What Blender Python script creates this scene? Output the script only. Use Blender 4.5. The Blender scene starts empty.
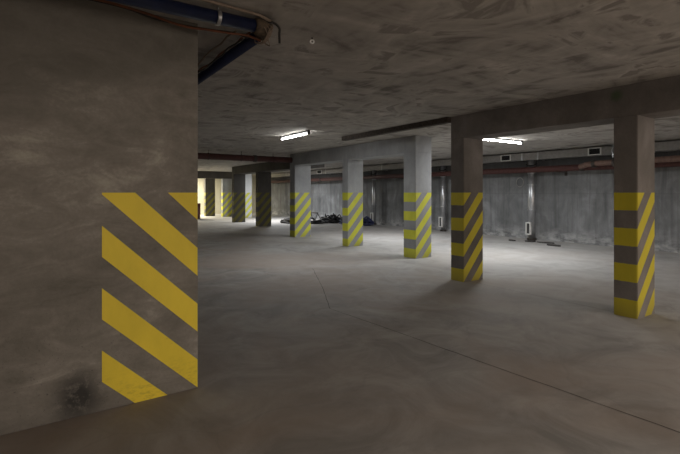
import bpy, bmesh, math, random
from mathutils import Vector, Matrix, noise
random.seed(7)
S = bpy.context.scene
C = S.collection

# ------------------------------------------------------------------ node helpers
class NT:
    def __init__(self, name):
        self.m = bpy.data.materials.new(name); self.m.use_nodes = True
        self.t = self.m.node_tree; self.n = self.t.nodes; self.l = self.t.links
        self.b = self.n['Principled BSDF']
    def node(self, typ, **kw):
        x = self.n.new(typ)
        for k, v in kw.items(): setattr(x, k, v)
        return x
    def link(self, a, b): self.l.new(a, b)
    def math(self, op, a, b=None, c=None, clamp=False):
        x = self.node('ShaderNodeMath', operation=op); x.use_clamp = clamp
        for i, v in enumerate((a, b, c)):
            if v is None: continue
            if isinstance(v, (int, float)): x.inputs[i].default_value = v
            else: self.link(v, x.inputs[i])
        return x.outputs[0]
    def pos(self):
        if not hasattr(self, '_p'): self._p = self.node('ShaderNodeNewGeometry')
        return self._p.outputs['Position']
    def obj(self):
        if not hasattr(self, '_o'): self._o = self.node('ShaderNodeTexCoord')
        return self._o.outputs['Object']
    def mapped(self, vec, loc=(0, 0, 0), scale=(1, 1, 1), rot=(0, 0, 0)):
        x = self.node('ShaderNodeMapping')
        x.inputs['Location'].default_value = loc; x.inputs['Scale'].default_value = scale; x.inputs['Rotation'].default_value = rot
        self.link(vec, x.inputs['Vector']); return x.outputs[0]
    def noise(self, vec, scale, detail=4, rough=.55, dist=0.0):
        x = self.node('ShaderNodeTexNoise')
        x.inputs['Scale'].default_value = scale; x.inputs['Detail'].default_value = detail
        x.inputs['Roughness'].default_value = rough; x.inputs['Distortion'].default_value = dist
        self.link(vec, x.inputs['Vector']); return x.outputs['Fac']
    def ramp(self, fac, stops):
        x = self.node('ShaderNodeValToRGB'); e = x.color_ramp.elements
        e[0].position, e[0].color = stops[0][0], (*stops[0][1], 1)
        e[1].position, e[1].color = stops[-1][0], (*stops[-1][1], 1)
        for p, c in stops[1:-1]:
            k = e.new(p); k.color = (*c, 1)
        self.link(fac, x.inputs[0]); return x.outputs[0]
    def map(self, v, a, b, c=0, d=1):
        x = self.node('ShaderNodeMapRange'); x.clamp = True
        self.link(v, x.inputs[0])
        for i, k in enumerate((a, b, c, d)): x.inputs[i + 1].default_value = k
        return x.outputs[0]
    def mix(self, f, a, b, mode='MIX'):
        x = self.node('ShaderNodeMix', data_type='RGBA', blend_type=mode)
        for k, v in ((0, f), (6, a), (7, b)):
            if isinstance(v, (int, float)): x.inputs[k].default_value = v
            elif isinstance(v, tuple): x.inputs[k].default_value = (*v, 1)
            else: self.link(v, x.inputs[k])
        return x.outputs[2]
    def sep(self, v):
        x = self.node('ShaderNodeSeparateXYZ'); self.link(v, x.inputs[0]); return x.outputs
    def dist(self, v, p):
        x = self.node('ShaderNodeVectorMath', operation='DISTANCE'); self.link(v, x.inputs[0]); x.inputs[1].default_value = p
        return x.outputs['Value']
    def finish(self, col, rough=.85, bump=None, strength=.2, bdist=.02, metal=0):
        if isinstance(col, tuple): self.b.inputs['Base Color'].default_value = (*col, 1)
        else: self.link(col, self.b.inputs['Base Color'])
        if isinstance(rough, (int, float)): self.b.inputs['Roughness'].default_value = rough
        else: self.link(rough, self.b.inputs['Roughness'])
        self.b.inputs['Metallic'].default_value = metal
        if bump is not None:
            x = self.node('ShaderNodeBump'); x.inputs['Strength'].default_value = strength; x.inputs['Distance'].default_value = bdist
            self.link(bump, x.inputs['Height']); self.link(x.outputs[0], self.b.inputs['Normal'])
        return self.m

def g(v, tint=(1, 1, 1)): return tuple(v * t for t in tint)

def concrete_col(n, lo, mid, hi, scale=1.0, streak=True):
    p = n.pos()
    a = n.noise(p, 1.1 * scale, 7, .6, .6)
    b = n.noise(n.mapped(p, scale=(1, 1, .35)) if streak else p, 4.5 * scale, 5, .6, .3)
    c = n.noise(p, 60 * scale, 2, .6)
    f = n.math('ADD', n.math('MULTIPLY', a, .58), n.math('ADD', n.math('MULTIPLY', b, .3), n.math('MULTIPLY', c, .12)))
    return n.ramp(f, [(.34, lo), (.5, mid), (.66, hi)]), f, c

def mat_concrete(name, lo, mid, hi, scale=1.0, rough=.88, formwork=False):
    n = NT(name)
    col, f, c = concrete_col(n, lo, mid, hi, scale)
    if formwork:     # faint board joints
        z = n.sep(n.pos())[2]; y = n.sep(n.pos())[1]
        lz = n.math('LESS_THAN', n.math('ABSOLUTE', n.math('SUBTRACT', z, 1.47)), .012)
        ly = n.math('LESS_THAN', n.math('ABSOLUTE', n.math('SUBTRACT', n.math('FRACT', n.math('DIVIDE', y, 1.25)), .5)), .008)
        ln = n.math('MAXIMUM', lz, ly)
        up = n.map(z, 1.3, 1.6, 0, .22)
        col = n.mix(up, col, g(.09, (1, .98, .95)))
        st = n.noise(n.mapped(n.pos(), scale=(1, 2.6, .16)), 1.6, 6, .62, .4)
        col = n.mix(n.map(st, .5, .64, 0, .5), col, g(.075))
        col = n.mix(n.map(z, 2.12, 2.2, 0, .8), col, g(.03, (1, .9, .8)))  # shade below the duct, painted as a dark band on the wall
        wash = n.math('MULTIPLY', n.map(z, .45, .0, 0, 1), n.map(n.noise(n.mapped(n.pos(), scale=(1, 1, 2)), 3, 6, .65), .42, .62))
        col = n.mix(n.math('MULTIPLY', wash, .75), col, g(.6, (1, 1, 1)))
        col = n.mix(n.math('MULTIPLY', ln, .35), col, g(.12))
    return n.finish(col, rough, f, .35, .03)

YEL = (.62, .53, .035)
def paint_wear(n, base, amount=.5):
    p = n.pos()
    w = n.noise(p, 9, 8, .7, .2)
    dirt = n.noise(n.mapped(p, scale=(1, 1, .5)), 3, 5, .6)
    col = n.mix(n.map(dirt, .4, .75, 0, .4), base, tuple(.6 * v for v in base))
    return col, n.map(w, .66, .70, 0, amount)

def mat_hazard(name, lo, mid, hi, slope=1.12, period=.2143, yel=YEL):
    """concrete with yellow paint: level bands on two faces, rising diagonals on the other two"""
    n = NT(name)
    con, f, c = concrete_col(n, lo, mid, hi)
    o = n.sep(n.obj()); tc = n.node('ShaderNodeTexCoord'); nx = n.sep(tc.outputs['Normal'])
    diag = n.math('LESS_THAN', n.math('ABSOLUTE', nx[0]), .7)
    wob = n.math('MULTIPLY', n.math('SUBTRACT', n.noise(n.pos(), 14, 3), .5), .012)
    v = n.math('ADD', n.math('SUBTRACT', 1.5, o[2]), n.math('MULTIPLY', n.math('MULTIPLY', o[0], diag), slope))
    v = n.math('DIVIDE', n.math('ADD', v, wob), period * 2)
    on = n.math('LESS_THAN', n.math('FRACT', v), .5)
    ycol, wear = paint_wear(n, yel)
    dirty = n.map(o[2], .25, .0, 0, .45)
    ycol = n.mix(dirty, ycol, (.16, .13, .06))
    on = n.math('MULTIPLY', on, n.math('SUBTRACT', 1, wear))
    col = n.mix(on, n.mix(.12, con, (.05, .045, .04)), ycol)
    return n.finish(col, n.map(on, 0, 1, .88, .6), f, .25, .02)

def mat_plain(name, col, rough=.6, metal=0, var=.25, scale=12):
    n = NT(name)
    f = n.noise(n.pos(), scale, 5, .6)
    c = n.mix(n.map(f, .35, .7, 0, 1), tuple(v * (1 - var) for v in col), tuple(min(1, v * (1 + var)) for v in col))
    return n.finish(c, rough, f, .1, .01, metal)

# ------------------------------------------------------------------ mesh helpers
def add_box(bm, x0, x1, y0, y1, z0, z1, bevel=0, seg=1):
    r = bmesh.ops.create_cube(bm, size=1)
    for v in r['verts']:
        v.co = Vector(((x0 + x1) / 2 + v.co.x * (x1 - x0), (y0 + y1) / 2 + v.co.y * (y1 - y0), (z0 + z1) / 2 + v.co.z * (z1 - z0)))
    if bevel:
        es = list({e for v in r['verts'] for e in v.link_edges})
        bmesh.ops.bevel(bm, geom=es, offset=bevel, segments=seg, affect='EDGES', profile=.5)
def add_tube(bm, pts, rad, seg=12, caps=True):
    """sweep a round section along a polyline; rad a number or one per point"""
    pts = [Vector(p) for p in pts]; N = len(pts)
    rads = rad if isinstance(rad, (list, tuple)) else [rad] * N
    rings = []; up = None
    for i, p in enumerate(pts):
        t = (pts[min(i + 1, N - 1)] - pts[max(i - 1, 0)]).normalized()
        if up is None:
            up = Vector((0, 0, 1)) if abs(t.z) < .9 else Vector((1, 0, 0))
        u = (up - t * up.dot(t)).normalized(); w = t.cross(u); up = u
        rings.append([bm.verts.new(p + (u * math.cos(k * 2 * math.pi / seg) + w * math.sin(k * 2 * math.pi / seg)) * rads[i]) for k in range(seg)])
    for a, b in zip(rings, rings[1:]):
        for k in range(seg):
            f = bm.faces.new((a[k], b[k], b[(k + 1) % seg], a[(k + 1) % seg])); f.smooth = True
    if caps:
        bm.faces.new(rings[0]); bm.faces.new(rings[-1][::-1])
def add_lathe(bm, prof, cx, cy, seg=24):
    """prof: list of (r, z)"""
    rings = [[bm.verts.new((cx + r * math.cos(k * 2 * math.pi / seg), cy + r * math.sin(k * 2 * math.pi / seg), z)) for k in range(seg)] for r, z in prof]
    for a, b in zip(rings, rings[1:]):
        for k in range(seg):
            f = bm.faces.new((a[k], a[(k + 1) % seg], b[(k + 1) % seg], b[k])); f.smooth = True
    bm.faces.new(rings[0][::-1]); bm.faces.new(rings[-1])
def spline(ctrl, n=8):
    P = [Vector(p) for p in ctrl]; P = [P[0]] + P + [P[-1]]; out = []
    for i in range(1, len(P) - 2):
        for k in range(n):
            t = k / n; a, b, c, d = P[i - 1], P[i], P[i + 1], P[i + 2]
            out.append(.5 * ((2 * b) + (c - a) * t + (2 * a - 5 * b + 4 * c - d) * t * t + (3 * b - a - 3 * c + d) * t ** 3))
    out.append(P[-2]); return out
def obj(name, bm, mat, parent=None, recalc=True):
    if recalc: bmesh.ops.recalc_face_normals(bm, faces=bm.faces)
    me = bpy.data.meshes.new(name); bm.to_mesh(me); bm.free()
    for m in (mat if isinstance(mat, list) else [mat]): me.materials.append(m)
    o = bpy.data.objects.new(name, me); C.objects.link(o)
    if parent: o.parent = parent
    return o
def tag(o, label, cat, group=None):
    o['label'] = label; o['category'] = cat; o['kind'] = 'thing'
    if group: o['group'] = group
    return o
def thing(name, label, cat, loc=(0, 0, 0), group=None):
    o = bpy.data.objects.new(name, None); C.objects.link(o); o.location = loc; o.empty_display_size = .2
    return tag(o, label, cat, group)
def struct(name, bm, mat, parent=None):
    o = obj(name, bm, mat, parent)
    if parent is None: o['kind'] = 'structure'
    return o
def B(): return bmesh.new()
def box(name, dims, mat, parent=None, bevel=0, st=False):
    bm = B(); add_box(bm, *dims, bevel)
    return struct(name, bm, mat, parent) if st else obj(name, bm, mat, parent)

# ------------------------------------------------------------------ materials
WARM = (1.0, .93, .85); COOL = (.97, 1.0, 1.03)
# floor
n = NT('trowelled_floor'); p = n.pos()
big = n.noise(p, .35, 5, .6, .8); mid = n.noise(p, 1.6, 6, .65, 1.0); fine = n.noise(p, 40, 3, .7)
col = n.ramp(mid, [(.34, g(.20, (1, .95, .88))), (.5, g(.285, (1, .95, .89))), (.66, g(.37, (1, .96, .91)))])
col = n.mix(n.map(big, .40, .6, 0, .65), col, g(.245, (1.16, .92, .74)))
far_pale = n.map(n.sep(p)[0], 3.0, 8.5, 0, .75)  # floor colour turns paler towards the back wall
col = n.mix(n.math('MULTIPLY', far_pale, n.map(mid, .3, .6, .55, 1)), col, g(.47, (1, .99, .97)))
col = n.mix(n.map(fine, .6, .75, 0, .18), col, g(.12))
# hairline cracks
vo = n.node('ShaderNodeTexVoronoi', feature='DISTANCE_TO_EDGE'); vo.inputs['Scale'].default_value = .22
dn = n.node('ShaderNodeTexNoise'); dn.inputs['Scale'].default_value = 1.4; n.link(p, dn.inputs['Vector'])
va = n.node('ShaderNodeVectorMath', operation='MULTIPLY_ADD'); n.link(dn.outputs['Color'], va.inputs[0]); va.inputs[1].default_value = (.5, .5, .5); n.link(p, va.inputs[2])
n.link(va.outputs[0], vo.inputs['Vector'])
col = n.mix(n.map(vo.outputs['Distance'], .003, .0, 0, .12), col, g(.1))
M_floor = n.finish(col, n.map(mid, .3, .7, .75, .92), n.math('ADD', n.math('MULTIPLY', mid, .6), n.math('MULTIPLY', fine, .1)), .12, .02)
# ceiling: smeared trowel marks
n = NT('trowelled_ceiling'); p = n.pos()
s1 = n.noise(n.mapped(p, scale=(1.0, 2.0, 1), rot=(0, 0, .5)), .7, 5, .58, 1.8)
s2 = n.noise(n.mapped(p, loc=(5, 2, 0), scale=(2.6, 1.0, 1), rot=(0, 0, -.35)), .9, 5, .6, 1.5)
s3 = n.noise(p, .45, 3, .5)
f = n.math('ADD', n.math('MULTIPLY', s1, .55), n.math('MULTIPLY', s2, .45))
col = n.ramp(f, [(.38, g(.19, (1, .93, .85))), (.45, g(.36, (1, .94, .87))), (.53, g(.46, (1, .95, .88))), (.64, g(.64, (1, .955, .9)))])
blot = n.math('MULTIPLY', n.map(s1, .52, .58), n.map(s2, .48, .56))
col = n.mix(n.math('MULTIPLY', blot, .75), col, g(.17, (1, .9, .8)))
col = n.mix(n.map(s3, .4, .65, 0, .3), col, g(.32, (1, .95, .9)))
M_ceil = n.finish(col, .9, f, .3, .02)
# big foreground wall, with a sooty mark near the floor
n = NT('rendered_wall'); p = n.pos()
a1 = n.noise(p, .9, 7, .62, 1.2); a2 = n.noise(n.mapped(p, scale=(1, 1, 2.2), rot=(0, .4, 0)), 2.6, 6, .65, 1.5); a3 = n.noise(p, 45, 3, .7)
f = n.math('ADD', n.math('MULTIPLY', a1, .5), n.math('ADD', n.math('MULTIPLY', a2, .38), n.math('MULTIPLY', a3, .12)))
col = n.ramp(f, [(.36, g(.15, (1, .93, .80))), (.48, g(.215, (1, .93, .82))), (.56, g(.265, (1, .93, .83))), (.66, g(.42, (1, .945, .83)))])
sp = n.sep(p)
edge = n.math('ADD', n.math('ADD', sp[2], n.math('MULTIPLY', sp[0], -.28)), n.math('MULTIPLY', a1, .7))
stain_shade = n.map(edge, 2.40, 2.62, 0, .5)      # upper wall: part stain, part beam shadow painted into the colour
col = n.mix(stain_shade, col, g(.10, (1, .95, .8)))
d = n.dist(n.mapped(p, scale=(1, 1, .8)), (.195, 3.417, .10))
spot = n.math('MULTIPLY', n.map(d, .19, .05), n.map(n.noise(p, 16, 5, .7), .28, .5))
col = n.mix(n.math('MULTIPLY', spot, .9), col, g(.025))
spk = n.math('MULTIPLY', n.map(n.noise(p, 70, 2, .5), .66, .72), n.map(d, .75, .1))
col = n.mix(n.math('MULTIPLY', spk, .7), col, g(.05))
zz = n.sep(p)[2]
col = n.mix(n.math('MULTIPLY', n.map(zz, .14, .0), .3), col, g(.1, WARM))
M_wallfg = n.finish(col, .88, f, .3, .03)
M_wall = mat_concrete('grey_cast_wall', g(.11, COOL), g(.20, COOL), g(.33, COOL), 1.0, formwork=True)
M_endwall = mat_concrete('cream_wall', g(.5, (1, .95, .74)), g(.6, (1, .95, .76)), g(.68, (1, .96, .8)), 1.0)
M_back = mat_concrete('brown_wall', g(.2, WARM), g(.27, WARM), g(.33, WARM))
cb = [g(.13, (1, .92, .84)), g(.20, (1, .92, .86)), g(.29, (1, .93, .89))]
cg = [g(.27, COOL), g(.35, COOL), g(.45, COOL)]
M_colb = mat_concrete('brown_column_concrete', *cb); M_hazb = mat_hazard('brown_column_stripes', *cb)
cd_ = [g(.06, WARM), g(.085, WARM), g(.11, WARM)]  # darkened concrete for far columns and beams: their shade is in the colour
M_cold = mat_concrete('shaded_column_concrete', *cd_); M_hazd = mat_hazard('shaded_column_stripes', *cd_, yel=(.16, .145, .015))
M_beamd = mat_concrete('shaded_beam_concrete', *cd_)
cw = [g(.62, COOL), g(.7, COOL), g(.76, COOL)]  # lightened concrete: lamplight on the far column is put into its colour
M_colw = mat_concrete('lit_column_concrete', *cw); M_hazw = mat_hazard('lit_column_stripes', *cw, yel=(.7, .7, .1))
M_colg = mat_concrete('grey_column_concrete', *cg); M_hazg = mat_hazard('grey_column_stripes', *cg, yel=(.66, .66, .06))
n = NT('beam_concrete'); col, f, c = concrete_col(n, *cb, streak=False)
dd = n.dist(n.pos(), (5.83, 2.58, 2.69))
col = n.mix(n.math('MULTIPLY', n.map(dd, .09, .03), .6), col, (.05, .12, .035))
M_beamb = n.finish(col, .88, f, .35, .03)
M_beamg = mat_concrete('grey_beam_concrete', *cg)
n = NT('yellow_wall_paint'); yc, wear = paint_wear(n, (.93, .72, .05), .35)
z = n.sep(n.pos())[2]
scuff = n.math('MULTIPLY', n.map(z, .3, .05), n.map(n.noise(n.mapped(n.pos(), scale=(1, 1, 2.5)), 16, 6, .75), .5, .62))
yc = n.mix(n.math('MULTIPLY', scuff, .25), yc, (.12, .09, .04))
yc = n.mix(wear, yc, g(.2, WARM))
M_yel = n.finish(yc, .6, n.noise(n.pos(), 25, 4), .12, .01)
M_blue = mat_plain('blue_pipe_enamel', (.004, .009, .038), .5)
M_red = mat_plain('rust_red_pipe', (.07, .024, .02), .7)
M_tan = mat_plain('tan_pipe', (.15, .09, .07), .7)
M_coup = mat_plain('dark_iron', (.05, .042, .036), .6, .3)
M_elbow = mat_plain('dusty_fitting', (.09, .066, .043), .8, 0, .5, 40)
M_zinc = mat_plain('galvanised_sheet', (.52, .53, .55), .33, .85, .12)
M_duct = mat_plain('dull_duct_sheet', (.30, .29, .28), .6, .25, .12)
M_dark = mat_plain('dark_void', (.012, .012, .013), .8)
M_white = mat_plain('white_enamel', (.75, .75, .73), .5, 0, .06)
M_ringw = mat_plain('chalk_white', (.95, .95, .95), .5, 0, .02)
M_hous = mat_plain('grey_lamp_housing', (.06, .06, .06), .5)
M_cable = mat_plain('brown_cable', (.16, .055, .025), .7)
M_cableb = mat_plain('black_cable', (.02, .018, .016), .6)
M_cond = mat_plain('beige_conduit', (.22, .17, .13), .6)
M_joint = mat_plain('joint_dirt', (.035, .03, .027), .9)
M_rubber = mat_plain('black_hose', (.018, .018, .02), .55)
M_bluehose = mat_plain('navy_hose', (.03, .04, .11), .5)
M_rubble = mat_plain('dark_rubble', (.05, .046, .042), .9, 0, .5, 30)
M_ridge = mat_plain('dark_brown_timber', (.06, .048, .038), .85, 0, .4, 20)
M_drum = mat_plain('maroon_paint', (.06, .007, .007), .45)
def mat_glow(name, col, s):
    n = NT(name); n.b.inputs['Base Color'].default_value = (.9, .9, .9, 1)
    n.b.inputs['Emission Color'].default_value = (*col, 1); n.b.inputs['Emission Strength'].default_value = s
    return n.m
TUBE_S = 26
M_tube = mat_glow('lit_tube', (1, .985, .94), TUBE_S); M_tube2 = mat_glow('bright_lit_tube', (1, .985, .95), 40)

# ------------------------------------------------------------------ the setting (x across the rows, y along the rows)
H = 2.80; Z0 = 1.5
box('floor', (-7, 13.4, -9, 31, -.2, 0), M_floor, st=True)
box('ceiling', (-7, 13.4, -9, 31, H, H + .25), M_ceil, st=True)
box('wall_back', (13.1, 13.4, -9, 31, 0, H), M_wall, st=True)
box('wall_end', (-7, 13.1, 30.5, 31, 0, H), M_endwall, st=True)
box('wall_rear', (-7, 13.1, -9.2, -9, 0, H), M_back, st=True)
box('wall_side', (-7.2, -7, -9, 31, 0, H), M_back, st=True)
AC, BC = .987, 3.417
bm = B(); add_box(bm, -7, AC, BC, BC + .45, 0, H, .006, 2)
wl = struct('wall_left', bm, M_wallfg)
# painted chevrons on the wall end (one painted marking)
def clip(poly, f):
    out = []
    for i, p in enumerate(poly):
        q = poly[(i + 1) % len(poly)]; fp, fq = f(p), f(q)
        if fp >= 0: out.append(p)
        if fp * fq < 0:
            t = fp / (fp - fq); out.append((p[0] + (q[0] - p[0]) * t, p[1] + (q[1] - p[1]) * t))
    return out
per = .2143; bm = B()
for i in range(-1, 5):
    hi, lo = -2 * i * per, -(2 * i + 1) * per            # bounds of z_rel + t
    rect = [(-.653, -1.498), (-.004, -1.498), (-.004, 0), (-.653, 0)]
    poly = clip(clip(rect, lambda p: hi - (p[1] + .965 * p[0])), lambda p: (p[1] + .965 * p[0]) - lo)
    if len(poly) < 3: continue
    fr = [bm.verts.new((AC + t, BC - .0025, Z0 + z)) for t, z in poly]
    bk = [bm.verts.new((AC + t, BC + .001, Z0 + z)) for t, z in poly]
    bm.faces.new(fr)
    for k in range(len(fr)): bm.faces.new((fr[k], fr[(k + 1) % len(fr)], bk[(k + 1) % len(fr)], bk[k]))
hs = obj('hazard_stripes', bm, M_yel, wl); hs['label'] = 'yellow diagonal hazard stripes painted on the wall end'
# floor joints
def strip(name, pts, w=.009):
    bm = B(); prev = None
    P = []
    for i in range(len(pts) - 1):
        a, b = Vector(pts[i]), Vector(pts[i + 1]); nseg = max(2, int((b - a).length / .12))
        for k in range(nseg): P.append(a.lerp(b, k / nseg))
    P.append(Vector(pts[-1]))
    for i, q in enumerate(P):
        t = (P[min(i + 1, len(P) - 1)] - P[max(0, i - 1)]).normalized(); nrm = Vector((-t.y, t.x))
        j = q + nrm * random.uniform(-.004, .004); ww = w * random.uniform(.5, 1.1)
        cur = [bm.verts.new((j.x + nrm.x * ww / 2 * s, j.y + nrm.y * ww / 2 * s, .0015)) for s in (-1, 1)]
        if prev: bm.faces.new((prev[0], prev[1], cur[1], cur[0]))
        prev = cur
    return struct(name, bm, M_joint)
strip('trim_1', [(3.42, -1.5), (3.3, 1.09), (3.13, 4.0), (3.07, 4.79), (3.55, 5.7), (4.41, 7.5)])
strip('trim_2', [(5.95, 2.6), (5.97, 4.94)], .007)

# ------------------------------------------------------------------ columns
def column(a, b, wa, wb, top, mc, mh, label, group=None):
    t = thing('concrete_column', label, 'column', (a, b, 0), group)
    bm = B(); add_box(bm, 0, wa, 0, wb, 1.5, top)
    es = [e for e in bm.edges if abs(e.verts[0].co.z - e.verts[1].co.z) > .1]
    bmesh.ops.bevel(bm, geom=es, offset=.007, segments=2, affect='EDGES')
    obj('column_shaft', bm, mc, t)
    bm = B(); add_box(bm, 0, wa, 0, wb, 0, 1.5)
    es = [e for e in bm.edges if abs(e.verts[0].co.z - e.verts[1].co.z) > .1]
    bmesh.ops.bevel(bm, geom=es, offset=.007, segments=2, affect='EDGES')
    h = obj('hazard_band', bm, mh, t); h['label'] = 'lower shaft painted with yellow hazard stripes'
    return t
BB = 2.42
column(5.83, 2.349, .48, .262, BB, M_colb, M_hazb, 'brownish striped column nearest the camera on the right, under the long brown beam', 'striped columns')
column(5.83, 4.945, .50, .28, BB, M_colb, M_hazb, 'brownish striped column carrying the end of the brown beam, a lit tube behind it', 'striped columns')
column(7.0, 7.315, .51, .40, BB, M_colg, M_hazg, 'pale grey striped column at the end of the grey beam, brightly lit side', 'striped columns')
column(7.0, 9.99, .53, .27, BB, M_colg, M_hazg, 'pale grey striped column in the middle of the three under the grey beam', 'striped columns')
column(7.0, 13.09, .62, .36, BB, M_colg, M_hazg, 'grey striped column at the far end of the grey beam, its narrow side in shadow', 'striped columns')
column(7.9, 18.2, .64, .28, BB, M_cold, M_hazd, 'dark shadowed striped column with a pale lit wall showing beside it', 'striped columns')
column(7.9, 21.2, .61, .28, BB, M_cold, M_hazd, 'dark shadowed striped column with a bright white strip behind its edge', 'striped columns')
column(9.75, 24.9, .65, .28, H, M_colw, M_hazw, 'bright white far column peeking out behind a dark striped column', 'striped columns')
column(9.2, 26.605, .60, .28, 2.36, M_colg, M_hazg, 'far grey column with light greenish stripes, second from the foreground wall', 'striped columns')
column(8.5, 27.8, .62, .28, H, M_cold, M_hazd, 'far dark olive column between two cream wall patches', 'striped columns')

# ------------------------------------------------------------------ beams
def beam(a0, a1, b0, b1, z0, mat, label):
    bm = B(); add_box(bm, a0, a1, b0, b1, z0, H, .008, 2)
    return tag(obj('ceiling_beam', bm, mat), label, 'beam', 'concrete ceiling beams')
beam(5.83, 6.32, -6, 5.225, BB, M_beamb, 'long brown concrete beam over the two nearest columns')
beam(7.0, 7.51, 7.315, 13.45, BB, M_beamg, 'grey concrete beam over the three pale grey columns')
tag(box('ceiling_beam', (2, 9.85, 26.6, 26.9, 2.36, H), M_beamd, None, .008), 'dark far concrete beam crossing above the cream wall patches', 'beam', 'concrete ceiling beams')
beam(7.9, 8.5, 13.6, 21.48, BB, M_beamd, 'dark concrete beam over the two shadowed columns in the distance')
bm = B(); add_box(bm, 5.74, 5.86, 5.225, 8.45, 2.705, H, .006)
tag(obj('ceiling_ridge', bm, M_ridge), 'thin dark ridge on the ceiling running on from the brown beam', 'ceiling ridge')

# ------------------------------------------------------------------ lamps
def area(name, loc, sx, sy, power, col, rot=(0, 0, 0)):
    l = bpy.data.lights.new(name, 'AREA'); l.shape = 'RECTANGLE'; l.size = sx; l.size_y = sy; l.energy = power; l.color = col
    o = bpy.data.objects.new(name, l); o.location = loc; o.rotation_euler = rot; C.objects.link(o); return o
COOLW = (.97, .985, 1); WARMW = (1, .865, .745)
def lamp(x, y, length, along, label, power, mt):
    t = thing('fluorescent_lamp', label, 'lamp', (x, y, H), 'lit fluorescent lamps')
    L = length / 2
    def P(u, v, z): return (u, v, z) if along == 'x' else (v, u, z)
    def bx(u0, u1, v0, v1, z0, z1): return (u0, u1, v0, v1, z0, z1) if along == 'x' else (v0, v1, u0, u1, z0, z1)
    box('lamp_housing', bx(-L, L, -.03, .03, -.035, 0), M_hous, t, .006)
    for s in (-1, 1):
        u0, u1 = sorted((s * L, s * (L - .05)))
        bm = B(); add_box(bm, *bx(u0, u1, -.03, .03, -.085, -.03), .006); obj('lamp_holder', bm, M_hous, t)
    bm = B(); add_tube(bm, [P(-L + .055, 0, -.062), P(L - .055, 0, -.062)], .02, 12)
    obj('lit_tube', bm, mt, t)
    area('lamp_light', (x, y, H - .0835), *((length - .12, .03) if along == 'x' else (.03, length - .12)), power, COOLW)
lamp(4.58, 8.59, 1.30, 'y', 'lit tube lamp on open ceiling in front of the grey beam', 36, M_tube)
lamp(9.15, 6.6, 1.62, 'x', 'lit tube lamp on ceiling behind the brown beam, partly hidden by a column', 90, M_tube2)

area('unseen_ceiling_light', (10.2, 21.2, 2.72), .1, 1.4, 190, COOLW)
area('unseen_ceiling_light', (6.8, 29.2, 2.72), .1, 1.4, 600, (1, .93, .75))
area('unseen_ceiling_light', (9.4, 11.0, 2.72), .1, 1.4, 85, COOLW)
area('unseen_ceiling_light', (7.5, -3.0, 2.72), 1.4, .25, 205, WARMW)
area('unseen_ceiling_light', (1.3, -2.6, 2.72), 1.4, .5, 135, WARMW)  # extra warm fill added near the camera for floor and wall
# added fill light behind the camera: wide, soft and warm, no real opening
area('rear_fill_light', (4, -8.9, 1.35), 16, 2.5, 230, WARMW, (math.radians(90), 0, 0))

# ------------------------------------------------------------------ ventilation duct along the back wall
t = thing('ventilation_duct', 'grey rectangular ventilation duct high along the back wall with small grilles', 'duct', (12.9, 10, 2.5))
off = Vector((12.9, 10, 2.5))
def loc(d): return (d[0] - off.x, d[1] - off.x + off.x - off.y, d[2], d[3], d[4], d[5])
def rel(x0, x1, y0, y1, z0, z1): return (x0 - off.x, x1 - off.x, y0 - off.y, y1 - off.y, z0 - off.z, z1 - off.z)
box('duct_body', rel(12.75, 13.08, -5, 29, 2.535, 2.765), M_duct, t, .006)
for y in (-1, 1.5, 4.0, 5.65, 7.9, 8.45, 10.6, 13.0, 15.5, 18, 20.3, 22.5, 25):
    box('duct_flange', rel(12.73, 13.09, y - .02, y + .02, 2.52, 2.78), M_zinc, t, .003)
for y, w in ((6.2, .36), (9.04, .38), (13.6, .38), (20.95, .5), (2.4, .36)):
    g0 = bm = B()
    for q in ((y - w / 2, y + w / 2, 2.545, 2.57), (y - w / 2, y + w / 2, 2.73, 2.755), (y - w / 2, y - w / 2 + .03, 2.57, 2.73), (y + w / 2 - .03, y + w / 2, 2.57, 2.73)):
        add_box(bm, *rel(12.725, 12.75, *q))
    gr = obj('grille', bm, M_white, t); gr['label'] = 'pale framed grille with dark opening'
    bm = B()
    add_box(bm, *rel(12.745, 12.751, y - w / 2 + .03, y + w / 2 - .03, 2.57, 2.73))
    for k in range(5): add_box(bm, *rel(12.735, 12.747, y - w / 2 + .03, y + w / 2 - .03, 2.585 + k * .03, 2.592 + k * .03))
    obj('grille_louvre', bm, M_dark, gr)
# hanger bracket with junction box near the right-hand column
t2 = thing('duct_bracket', 'small metal bracket and clamp on the duct beside the nearest column', 'bracket', (12.7, 5.62, 2.6))
bm = B(); add_box(bm, -.03, .025, -.09, -.06, -.15, .18); add_box(bm, -.03, .025, .06, .09, -.15, .18); add_box(bm, -.03, .025, -.09, .09, .12, .15, .004); obj('bracket_frame', bm, M_zinc, t2)
bm = B(); add_tube(bm, [(-.06, .09 * math.cos(k * math.pi / 8), .02 + .09 * math.sin(k * math.pi / 8)) for k in range(17)], .014, 8, False); obj('clamp_ring', bm, M_zinc, t2)

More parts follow.
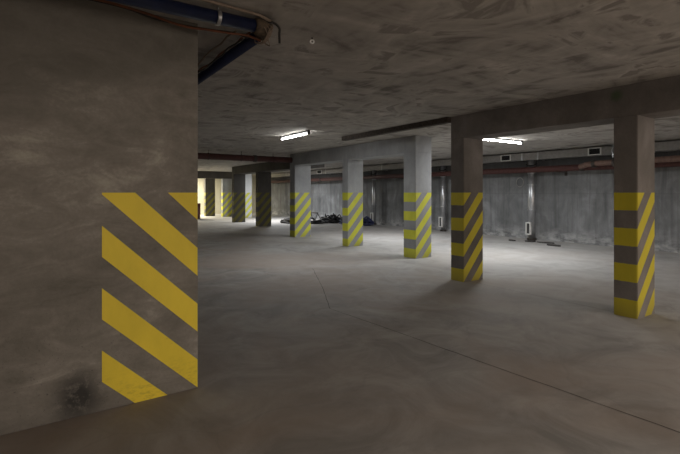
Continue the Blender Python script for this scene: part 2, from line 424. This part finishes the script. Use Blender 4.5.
# risers: galvanised drop ducts with an outlet near the floor
def riser(y, r, label, top=2.53):
    t = thing('drop_duct', label, 'duct', (12.85, y, 0), 'galvanised drop ducts on the back wall')
    bm = B(); add_lathe(bm, [(r, .06), (r, top)], 0, 0, 28); obj('duct_pipe', bm, M_zinc, t)
    bm = B()
    bm.free()
    for z in (.95, 1.75, 2.12):
        bm = B(); add_lathe(bm, [(r, z - .02), (r + .012, z - .015), (r + .012, z + .015), (r, z + .02)], 0, 0, 28); obj('joint_band', bm, M_zinc, t)
    bm = B(); add_lathe(bm, [(r + .03, 0.0), (r + .03, .05), (r - .005, .075)], 0, 0, 24); obj('base_collar', bm, M_coup, t)
    x = -r - .03; c = .03
    bm = B()
    for q in ((c - .085, c - .05, .17, .56), (c + .05, c + .085, .17, .56), (c - .05, c + .05, .17, .205), (c - .05, c + .05, .525, .56)):
        add_box(bm, x - .02, x + .02 + .03, *q, .004)
    f = obj('outlet_frame', bm, M_white, t); f['label'] = 'white frame around the outlet near the floor'
    bm = B(); add_box(bm, x, x + .06, c - .05, c + .05, .205, .525); obj('outlet_opening', bm, M_hous, f)
    bm = B(); add_tube(bm, [(-.02, -.16, 2.40), (-.10, -.13, 2.36), (-.13, 0, 2.345), (-.10, .13, 2.36), (-.02, .16, 2.40)], .018, 8); obj('support_strap', bm, M_dark, t)
    return t
riser(8.17, .115, 'shiny galvanised drop duct with white outlet frame, between the two brown columns')
riser(11.9, .09, 'dark drop duct with white outlet frame, beside the brown beam-end column')
riser(16.2, .09, 'drop duct with a thin bright highlight, behind the grey beam gap')

# red pipe along the back wall
PX, PZ, PR = 12.58, 2.21, .09
t = thing('fire_main_pipe', 'long rust red pipe running under the duct along the back wall', 'pipe', (PX, 6, PZ))
bm = B(); add_tube(bm, [(0, -11, 0), (0, 23, 0)], PR, 18); obj('pipe_run', bm, M_red, t)
for y in (-.6, 3.2, 6.45, 9.9, 13.2, 17.4, 20.5):
    bm = B(); add_tube(bm, [(0, y - 6 - .06, 0), (0, y - 6 - .05, 0), (0, y - 6 + .05, 0), (0, y - 6 + .06, 0)], [PR, PR + .018, PR + .018, PR], 18, False); obj('pipe_coupling', bm, M_coup, t)
for y in (-.2, 2.7, 5.2, 7.2, 10.7, 14.2, 18.5):
    bm = B(); add_tube(bm, [(-.02, y - 6, -PR - .005), (.51, y - 6, -PR - .005)], .014, 6); add_box(bm, .50, .515, y - 6 - .04, y - 6 + .04, -.2, .06); obj('wall_bracket', bm, M_coup, t)
t = thing('branch_pipe', 'tan brown pipe with couplings, just left of the nearest column, ahead of the red pipe', 'pipe', (12.3, 6.1, 2.27))
bm = B(); add_tube(bm, spline([(.12, .32, -.05), (.05, .16, -.02), (0, 0, 0), (0, -1, .02), (0, -8, .05)], 6), .075, 16); obj('pipe_run', bm, M_tan, t)
for y in (-.1, -.62, -3.1):
    bm = B(); add_tube(bm, [(0, y - .05, .005), (0, y - .04, .005), (0, y + .04, .005), (0, y + .05, .005)], [.075, .098, .098, .075], 16, False); obj('pipe_coupling', bm, M_coup, t)
# second red pipe crossing the hall in the distance
t = thing('cross_pipe', 'dark red pipe crossing under the ceiling to the shadowed end of the grey beam', 'pipe', (4, 13.3, 2.60))
bm = B(); add_tube(bm, [(-9, 0, 0), (2.98, 0, 0)], .095, 16); obj('pipe_run', bm, M_red, t)
for x in (-.2, .15, 1.2, 2.3):
    bm = B(); add_tube(bm, [(x, 0, .08), (x, 0, .2)], .008, 6); add_tube(bm, [(x, .105 * math.cos(k * math.pi / 8), .105 * math.sin(k * math.pi / 8)) for k in range(17)], .008, 6, False); obj('pipe_hanger', bm, M_coup, t)
bm = B(); add_tube(bm, [(1.6, 0, 0), (1.61, 0, 0), (1.7, 0, 0), (1.71, 0, 0)], [.095, .112, .112, .095], 16, False); obj('pipe_coupling', bm, M_coup, t)

# ------------------------------------------------------------------ blue pipe and cables at the wall end
t = thing('blue_pipe', 'dark blue pipe under the ceiling turning a corner by the foreground wall', 'pipe', (1.38, 3.02, 2.72))
r = .046
bm = B(); add_tube(bm, [(-6, 0, 0), (-.07, 0, 0)], r, 20); obj('pipe_run', bm, M_blue, t)
bm = B(); add_tube(bm, [(0, .07, -.005), (0, 6, 0)], r, 20); obj('pipe_run', bm, M_blue, t)
bm = B(); arc = [(-.10, 0, 0), (-.075, 0, 0)] + [(-.07 + .07 * math.sin(k * math.pi / 12), .07 - .07 * math.cos(k * math.pi / 12), -.002) for k in range(1, 6)] + [(0, .075, -.005), (0, .11, -.005)]
add_tube(bm, arc, [r + .006] + [r + .016] * (len(arc) - 2) + [r + .006], 20); e = obj('pipe_elbow', bm, M_elbow, t); e['label'] = 'dusty brown elbow fitting'
bm = B()
x = -.37
ring = [(x, (r + .004) * math.cos(k * math.pi / 10), (r + .004) * math.sin(k * math.pi / 10)) for k in range(21)]
for dx in (-.008, 0, .008): add_tube(bm, [(p[0] + dx, p[1], p[2]) for p in ring], .006, 6, False)
add_tube(bm, [(x, 0, r), (x, 0, .078)], .007, 6); cl = obj('pipe_clamp', bm, M_zinc, t); cl['label'] = 'shiny metal clamp round the pipe'
t = tag(None or obj('conduit', (lambda b: (add_tube(b, [(-5, 2.93, 2.782), (.9, 2.93, 2.782), (1.28, 2.95, 2.778), (1.42, 3.0, 2.77)], .011, 8), b)[1])(B()), M_cond), 'thin beige conduit on the ceiling alongside the blue pipe', 'conduit')
def cable(ctrl, rad, mat, label, n=10):
    bm = B(); add_tube(bm, spline(ctrl, n), rad, 7)
    return tag(obj('cable', bm, mat), label, 'cable', 'loose cables by the blue pipe')
cable([(-2, 3.35, 2.76), (-.6, 3.36, 2.78), (.2, 3.33, 2.785), (.55, 3.31, 2.76), (.82, 3.27, 2.705), (1.0, 3.22, 2.695), (1.15, 3.17, 2.685), (1.27, 3.13, 2.68), (1.36, 3.08, 2.64)], .009, M_cable, 'rust brown cable sagging along the wall top beneath the blue pipe')
cable([(-2, 3.37, 2.75), (-.6, 3.37, 2.77), (.35, 3.36, 2.785), (.66, 3.34, 2.74), (.86, 3.28, 2.715), (1.03, 3.26, 2.715), (1.18, 3.19, 2.70), (1.29, 3.16, 2.675)], .007, M_cableb, 'black cable twisted with the rust brown one at the wall top')
for k, (dx, dz, m, lb) in enumerate(((-.07, .035, M_cable, 'rust brown cable tied along the upper side of the returning blue pipe'), (-.105, -.005, M_cableb, 'black cable hanging beside the returning blue pipe'), (-.145, .055, M_cond, 'beige cable strung highest beside the returning blue pipe'))):
    pts = []
    for i in range(12):
        y = 3.16 + k * .05 + i * .17
        pts.append((1.38 + dx + random.uniform(-.01, .01), y, 2.69 + dz + random.uniform(-.014, .014)))
    cable(pts, .008, m, lb, 4)
cable([(1.30, 3.06, 2.755), (1.40, 2.99, 2.765), (1.47, 3.0, 2.74), (1.475, 3.005, 2.69), (1.475, 3.0, 2.625)], .009, M_cableb, 'short black cable end hanging down past the elbow of the blue pipe')
# loops of fibre round the elbow
bm = B()
for k in range(5):
    c0 = Vector((1.345 + .012 * k, 3.04, 2.685))
    add_tube(bm, [c0 + Vector((.03 * math.sin(j * .9 + k), .078 * math.cos(j * math.pi / 7), .078 * math.sin(j * math.pi / 7))) for j in range(15)], .004, 5, False)
tag(obj('wire_tie', bm, M_cond), 'tangled wire wound round the elbow of the blue pipe', 'wire')

# small round fitting on the ceiling
cx, cy = 1.868, 3.187
t = thing('ceiling_eyelet', 'tiny pale ring eyelet with a dark centre hanging from the bare ceiling', 'ceiling fitting', (cx, cy, H))
t.rotation_euler = (0, 0, -math.radians(30.5))
bm = B(); add_tube(bm, [(.0135 * math.cos(k * math.pi / 10), 0, -.036 + .0135 * math.sin(k * math.pi / 10)) for k in range(21)], .0075, 8, False); obj('eyelet_ring', bm, M_ringw, t)
bm = B(); add_tube(bm, [(0, -.002, -.036), (0, .006, -.036)], .011, 14); obj('eyelet_core', bm, M_dark, t)
bm = B(); add_tube(bm, [(0, 0, -.019), (0, 0, 0)], .006, 8); obj('eyelet_stem', bm, M_coup, t)
# pale ring cast in the back wall
bm = B(); add_tube(bm, [(13.095, 8.75 + .13 * math.cos(k * math.pi / 12), 1.84 + .15 * math.sin(k * math.pi / 12)) for k in range(25)], .016, 8, False)
tag(obj('wall_ring', bm, M_duct), 'faint grey ring on the back wall beside the shiny drop duct', 'ring mark')

# ------------------------------------------------------------------ debris on the far floor
def heap(x, y, rx, ry, h, label, seed):
    bm = B(); r = bmesh.ops.create_icosphere(bm, subdivisions=4, radius=1)
    for v in list(bm.verts):
        nz = noise.noise(v.co * 3.1 + Vector((seed, 0, 0))) * .35 + noise.noise(v.co * 8 + Vector((0, seed, 0))) * .22
        zz = max(v.co.z, 0)
        v.co = Vector((x + v.co.x * rx * (1 + nz * .5), y + v.co.y * ry * (1 + nz * .5), zz * h * (1 + nz * 1.3) - .005 + (.001 if v.co.z > 0 else 0)))
    o = tag(obj('rubble_heap', bm, M_rubble), label, 'rubble', 'heaps of rubble'); o['kind'] = 'stuff'
    return o
def hose(x, y, rx, ry, turns, rad, mat, label, z0=0.0):
    pts = []; ph = random.random() * 6
    for i in range(int(turns * 12)):
        a = i * math.pi / 6 + ph; s = .6 + .4 * math.sin(i * .37 + ph)
        pts.append((x + rx * s * math.cos(a) + random.uniform(-.06, .06), y + ry * s * math.sin(a) + random.uniform(-.06, .06), z0 + rad + .003 * i * random.uniform(.3, 1.4)))
    bm = B(); add_tube(bm, spline(pts, 3), rad, 8)
    return tag(obj('hose_coil', bm, mat), label, 'hose', 'coils of hose on the far floor')
heap(10.25, 19.4, .55, .8, .22, 'low dark rubble heap on the floor between the shadowed and grey columns', 1.3)
hose(10.9, 18.2, .45, .5, 5, .034, M_rubber, 'black hose coil lying beside the dark rubble heap')
hose(11.9, 18.35, .5, .6, 9, .036, M_rubber, 'thick tangle of black hose seen in the gap under the grey beam')
hose(11.95, 17.0, .35, .5, 4, .03, M_bluehose, 'navy blue hose looping at the back wall beyond the middle grey column')
hose(12.2, 15.9, .3, .4, 8, .036, M_bluehose, 'dark navy hose bundle at the foot of a drop duct')
# overturned trestle in the hose tangle
t = thing('metal_trestle', 'small dark metal trestle standing in the black hose tangle', 'trestle', (11.6, 19.6, 0))
bm = B(); add_tube(bm, [(0, -.4, .46), (0, .4, .46)], .03, 8); obj('top_bar', bm, M_coup, t)
for sy in (-1, 1):
    for sx in (-1, 1):
        bm = B(); add_tube(bm, [(0, sy * .36, .45), (sx * .22, sy * .4, 0.01)], .02, 8); obj('leg', bm, M_coup, t)
# flat scraps near the shiny riser
for i, (x, y, a, b2, lb) in enumerate(((12.35, 7.9, .20, .16, 'flat dark scrap of board at the foot of the shiny drop duct'), (12.4, 7.45, .12, .30, 'thin dark scrap lying on the floor to the right of the shiny drop duct'), (12.1, 8.35, .10, .12, 'small broken chunk on the floor in front of the shiny drop duct'), (11.9, 6.9, .08, .26, 'narrow pale strip of debris on the floor along the back wall'))):
    bm = B(); pts = [(x + a * random.uniform(.7, 1.1) * math.cos(k * math.pi / 3.5), y + b2 * random.uniform(.7, 1.1) * math.sin(k * math.pi / 3.5)) for k in range(7)]
    lo = [bm.verts.new((u, v, .001)) for u, v in pts]; hi = [bm.verts.new((u * .98 + x * .02, v * .98 + y * .02, .02 + random.uniform(0, .025))) for u, v in pts]
    bm.faces.new(hi); bm.faces.new(lo[::-1])
    for k in range(7): bm.faces.new((lo[k], lo[(k + 1) % 7], hi[(k + 1) % 7], hi[k]))
    tag(obj('debris_scrap', bm, M_rubble), lb, 'debris', 'scraps on the floor by the back wall')
# maroon drum half hidden behind the foreground wall
t = thing('steel_drum', 'dark red drum half hidden behind the edge of the foreground wall', 'drum', (7.21, 25.55, 0))
R = .30
bm = B(); add_lathe(bm, [(R, .01), (R, .27), (R + .015, .29), (R, .31), (R, .57), (R + .015, .59), (R, .61), (R, .87)], 0, 0, 32); obj('drum_body', bm, M_drum, t)
bm = B(); add_lathe(bm, [(R - .03, .865), (R + .012, .865), (R + .012, .885), (R - .02, .885), (R - .03, .875)], 0, 0, 32); obj('drum_rim', bm, M_coup, t)

# ------------------------------------------------------------------ world, camera, view
w = bpy.data.worlds.new('dim_air'); S.world = w; w.use_nodes = True
w.node_tree.nodes['Background'].inputs[0].default_value = (.02, .018, .016, 1); w.node_tree.nodes['Background'].inputs[1].default_value = 1
cd = bpy.data.cameras.new('camera'); cam = bpy.data.objects.new('camera', cd); C.objects.link(cam)
cd.sensor_width = 36; cd.sensor_fit = 'HORIZONTAL'; cd.lens = 440 / 680 * 36; cd.shift_y = (192.6 - 227) / 680
cd.clip_start = .05; cd.clip_end = 200
cam.location = (0, 0, Z0); cam.rotation_euler = (math.pi / 2, 0, -math.radians(34.0))
S.camera = cam
S.view_settings.view_transform = 'Standard'; S.view_settings.look = 'None'; S.view_settings.exposure = 0.0
S.cycles.use_denoising = True
S.cycles.sample_clamp_indirect = 4
S.cycles.max_bounces = 8; S.cycles.diffuse_bounces = 6
